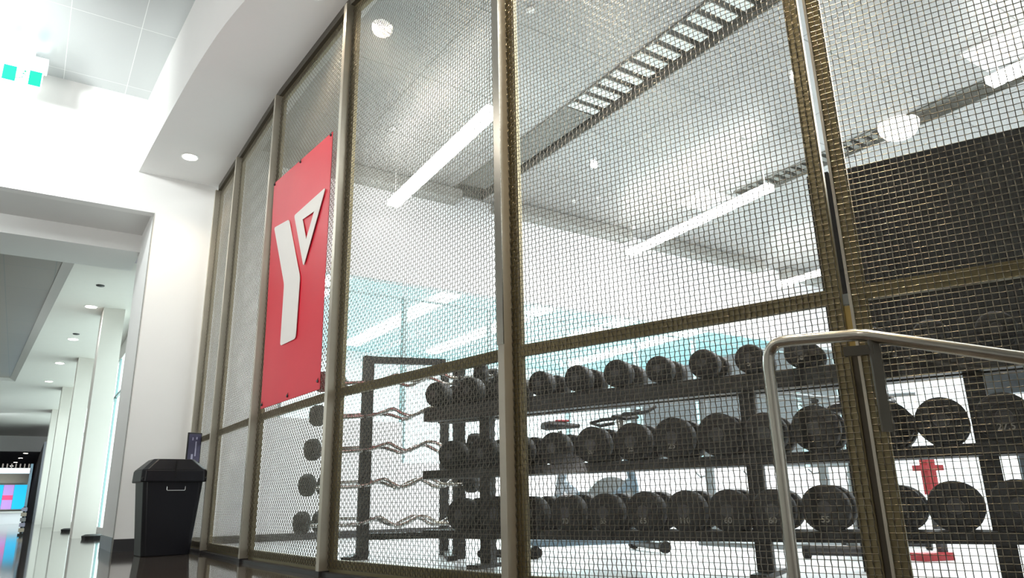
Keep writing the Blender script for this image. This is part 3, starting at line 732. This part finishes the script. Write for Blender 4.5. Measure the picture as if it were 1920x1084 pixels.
# cable station: posts with hooks and a long bar
cs = empty('cable_station', (5.6, 4.6, 0), 0, 'grey cable station with tall posts and a long crossbar behind the dumbbells', 'weight machine')
Bc = Vector((5.6, 4.6, 0))
for (x, y, zt) in [(5.20, 4.685, 1.62), (5.47, 4.37, 1.62), (5.79, 3.935, 1.18)]:
    p = MB().box(x-.03-Bc.x, x+.03-Bc.x, y-.03-Bc.y, y+.03-Bc.y, 0, zt).build('post', M['grey'], cs, bevel=.003)
    h = MB()
    for z in (.60, 1.16): h.tube([Vector((x, y, z))-Bc, Vector((x-.05, y+.07, z-.01))-Bc, Vector((x-.07, y+.10, z+.03))-Bc], .008, 6)
    h.build('hook', M['grey'], p)
MB().tube([Vector((5.45, 4.40, 1.34))-Bc, Vector((5.86, 3.80, 1.22))-Bc, Vector((6.1, 3.2, 1.20))-Bc], .018, 10).build('crossbar', M['grey'], cs, smooth=True)
MB().tube([Vector((5.45, 4.40, 1.29))-Bc, Vector((5.86, 3.80, 1.17))-Bc], .012, 10).build('lower_bar', M['grey'], cs, smooth=True)
MB().lathe([(1.12, .02), (1.20, .04), (1.27, .02)], 12, 'z', (5.79-Bc.x, 3.93-Bc.y, 0)).build('knob', M['rubber'], cs)
MB().box(5.1-Bc.x, 6.1-Bc.x, 3.9-Bc.y, 4.8-Bc.y, 0, .04).build('base_frame', M['grey'], cs)
# pale board at right
bo = empty('pale_blue_board', (4.15, 1.62, 0), math.radians(-62), 'pale blue-grey equipment shroud at the right edge of the view', 'panel')
box(-.26, .45, -.02, .02, .885, 1.03).build('upper_shroud', M['board'], bo, bevel=.01)
box(-.10, .45, -.02, .02, .42, .72).build('lower_shroud', M['board'], bo, bevel=.01)
box(-.14, .40, -.05, .05, 0, .04).box(.10, .16, -.01, .03, .04, .9).build('stand', M['grey'], bo)
# weight bench plates near floor (flat item under the rack)
fb = empty('flat_step', (3.12, 4.86, 0), math.radians(-60), 'low dark floor attachment lying beneath the long dumbbell rack', 'floor attachment')
MB().tube([(-.22, 0, .04), (.22, 0, .04)], .03, 10).tube([(-.18, .09, .035), (.20, .07, .035)], .022, 10).build('rails', M['base'], fb, smooth=True)
for s in (-.2, .2): MB().lathe([(-.03, .035), (.13, .035)], 12, 'y', (s, 0, .037)).build('roller', M['rubber'], fb)

# ------------------------------------------------------------------ pendants and ceiling fittings in the gym
def pendant(x0, y0, x1, y1, z, label):
    c = Vector(((x0+x1)/2, (y0+y1)/2, z)); o = empty('linear_pendant', c, 0, label, 'ceiling light', 'linear pendant lights')
    a, b_ = Vector((x0, y0, z))-c, Vector((x1, y1, z))-c
    MB().obox(a, b_, .17, .08).build('diffuser', M['tube'], o)
    MB().obox(a+Vector((0, 0, .045)), b_+Vector((0, 0, .045)), .06, .02).build('spine', M['trim'], o)
    for t in (.03, .97):
        p = a.lerp(b_, t); MB().tube([p+Vector((0, 0, .05)), p+Vector((0, 0, 5.11-z))], .006, 6).build('suspension_wire', M['trim'], o)
    d = (b_-a).normalized(); q = a-d*.0
    return o
pendant(3.978, 9.10, 3.83, 6.084, 4.6, 'bright linear pendant light right of the red banner')
pendant(3.80, 3.2, 3.70, .2, 4.6, 'linear pendant light over the near left of the gym')
pendant(8.505, 9.04, 8.294, 5.855, 4.6, 'bright linear pendant light above the centre of the dumbbell rack')
pendant(8.079, 2.88, 8.0, -.6, 4.6, 'bright linear pendant light at the top right of the view')
pendant(12.6, 9.0, 12.6, 6.9, 4.6, 'distant linear pendant light glimpsed left of the black screen')
for i, (x, y) in enumerate([(8.75, 7.45), (8.42, 2.78)]):
    o = empty('square_diffuser', (x, y, 5.11), 0, ['white square air diffuser beside the central pendant light', 'white square air diffuser beside the top right pendant light'][i], 'air diffuser', 'square ceiling diffusers')
    box(-.33, .33, -.33, .33, -.03, 0).build('frame', M['trim'], o, bevel=.004)
    for k, r in enumerate((.25, .17, .09)):
        fr_ = MB(); w = .03
        fr_.box(-r, r, -r, -r+w, -.05-.01*k, -.03).box(-r, r, r-w, r, -.05-.01*k, -.03).box(-r, -r+w, -r+w, r-w, -.05-.01*k, -.03).box(r-w, r, -r+w, r-w, -.05-.01*k, -.03)
        fr_.build('louvre_ring', M['trim'], o)
gl = empty('globe_light', (9.09, 4.37, 5.11), 0, 'round white globe light set in the narrow ceiling slot', 'ceiling light')
MB().lathe([(-.22, .02), (-.21, .10), (-.17, .18), (-.10, .235), (-.03, .25), (0, .25)], 28, 'z').build('globe', M['globe'], gl, smooth=True)
for i, (x, y) in enumerate([(8.6, 9.0), (7.2, 8.3), (7.65, 5.75), (3.415, 7.906), (5.3, 10.), (3.6, 5.0), (6.95, 8.6)]):
    if y > 9.3: continue
    o = MB().lathe([(-.03, .015), (-.022, .04), (0, .045)], 16, 'z').build('sprinkler_cap', M['trim']); o.location = (x, y, 5.11)
    tag(o, 'small white sprinkler cap on the gym ceiling, ' + ['beyond the central pendant', 'left of the central pendant', 'above the central pendant', 'over the end of the left pendant', '', 'nearest the top of the tall centre post', 'beside the central air diffuser'][i], 'sprinkler', 'ceiling sprinkler caps')

# ------------------------------------------------------------------ lamps
def area(name, loc, target, sx, sy, power, col=(1, 1, 1)):
    l = bpy.data.lights.new(name, 'AREA'); l.shape = 'RECTANGLE'; l.size = sx; l.size_y = sy; l.energy = power; l.color = col
    o = bpy.data.objects.new(name, l); C.objects.link(o); o.location = loc
    o.rotation_euler = (Vector(target)-Vector(loc)).to_track_quat('-Z', 'Y').to_euler(); return o
for hx, hy, hp in ((-2.6, 1.0, 260), (-2.8, 5.2, 200)):  # added fill spots for the hall, no fixture in view
    l = bpy.data.lights.new('hall_fill_spot', 'SPOT'); l.energy = hp; l.color = (1, .95, .88); l.spot_size = 2.6; l.spot_blend = 1; l.shadow_soft_size = .06
    q = bpy.data.objects.new('hall_fill_spot', l); C.objects.link(q); q.location = (hx, hy, 5.0)
area('gym_fill_area', (9.0, 4.0, 4.95), (9.0, 4.0, 0), 9, 7, 1500, (.97, 1, 1))  # unseen area fill added to brighten the gym walls and floor
area('next_room_fill', (9, 14, 4.25), (9, 14, 0), 12, 7, 2300, (.97, 1, 1))  # added fill, brightens the room beyond the glass besides its strip lights
area('corridor_fill', (-2.2, 15, 3.5), (-.2, 15, 0), 2.5, 9, 120, (.95, .99, 1))  # unseen area light added to lift the corridor
area('corridor_far_fill', (-1.8, 27, 3.6), (-.5, 28, 0), 3, 8, 160, (.93, .99, 1))  # added fill for the far stretch of the corridor, no fixture there
area('recess_fill', (-1.6, 8.95, 3.74), (-1.0, 9.9, 3.70), 3.0, .05, 30, (.92, 1, 1))  # added sliver of light to brighten the beam face, no known lamp there
area('lobby_fill', (-1.5, 30.5, 3.3), (-.3, 32.5, .5), 2, 1, 50, (.85, .95, 1))  # unseen light added to brighten the reception desk

w = bpy.data.worlds.new('world'); bpy.context.scene.world = w; w.use_nodes = True
w.node_tree.nodes['Background'].inputs[0].default_value = (.9, .95, 1, 1); w.node_tree.nodes['Background'].inputs[1].default_value = .3

def spot(name, loc, target, power, col=(1, 1, 1), size=2., r=.06):
    l = bpy.data.lights.new(name, 'SPOT'); l.energy = power; l.color = col; l.spot_size = size; l.spot_blend = 1; l.shadow_soft_size = r
    o = bpy.data.objects.new(name, l); C.objects.link(o); o.location = loc
    o.rotation_euler = (Vector(target)-Vector(loc)).to_track_quat('-Z', 'Y').to_euler(); return o
spot('wall_washer_lamp', (-1.9, 7.0, 4.6), (-.9, 8.77, 4.5), 420, (.94, 1, 1), 2.4, .2)
spot('hall_side_fill', (-3.2, 3.5, 4.6), (1.0, 6.5, 4.6), 190, (.98, 1, 1), 2., .05)  # added spot out of view on the left, brightens the bulkhead face
spot('hall_low_fill', (-3.0, 4.0, .7), (.9, 5.4, 4.2), 520, (1, .98, .96), 1.9, .25)  # added low fill without a known fixture, lifts the bulkhead soffit
spot('hall_low_fill', (-4.0, 6.2, .5), (-.6, 7.2, 5.1), 90, (.9, .98, 1), 1.3, .3)  # second added low fill, brightens the hall ceiling

# ------------------------------------------------------------------ camera
cam = bpy.data.cameras.new('camera'); cam.sensor_width = 36; cam.lens = 1361/1920*36; cam.clip_end = 200; cam.clip_start = .02
co = bpy.data.objects.new('camera', cam); C.objects.link(co)
f = 1361.; U = Vector((-102, 4669, -f)).normalized(); F_ = Vector((0, 0, -1)); Yv = (F_-U*F_.dot(U)).normalized(); Xv = Yv.cross(U)
a = math.radians(-33.5); rot = Matrix(((math.cos(a), -math.sin(a), 0), (math.sin(a), math.cos(a), 0), (0, 0, 1)))
R = rot @ Matrix((Xv, Yv, U))
co.matrix_world = Matrix.Translation((0, 0, .42)) @ R.to_4x4()
bpy.context.scene.camera = co
vs_ = bpy.context.scene.view_settings
vs_.view_transform = 'Standard'; vs_.look = 'None'; vs_.gamma = 1; vs_.use_curve_mapping = False; vs_.exposure = 0.0
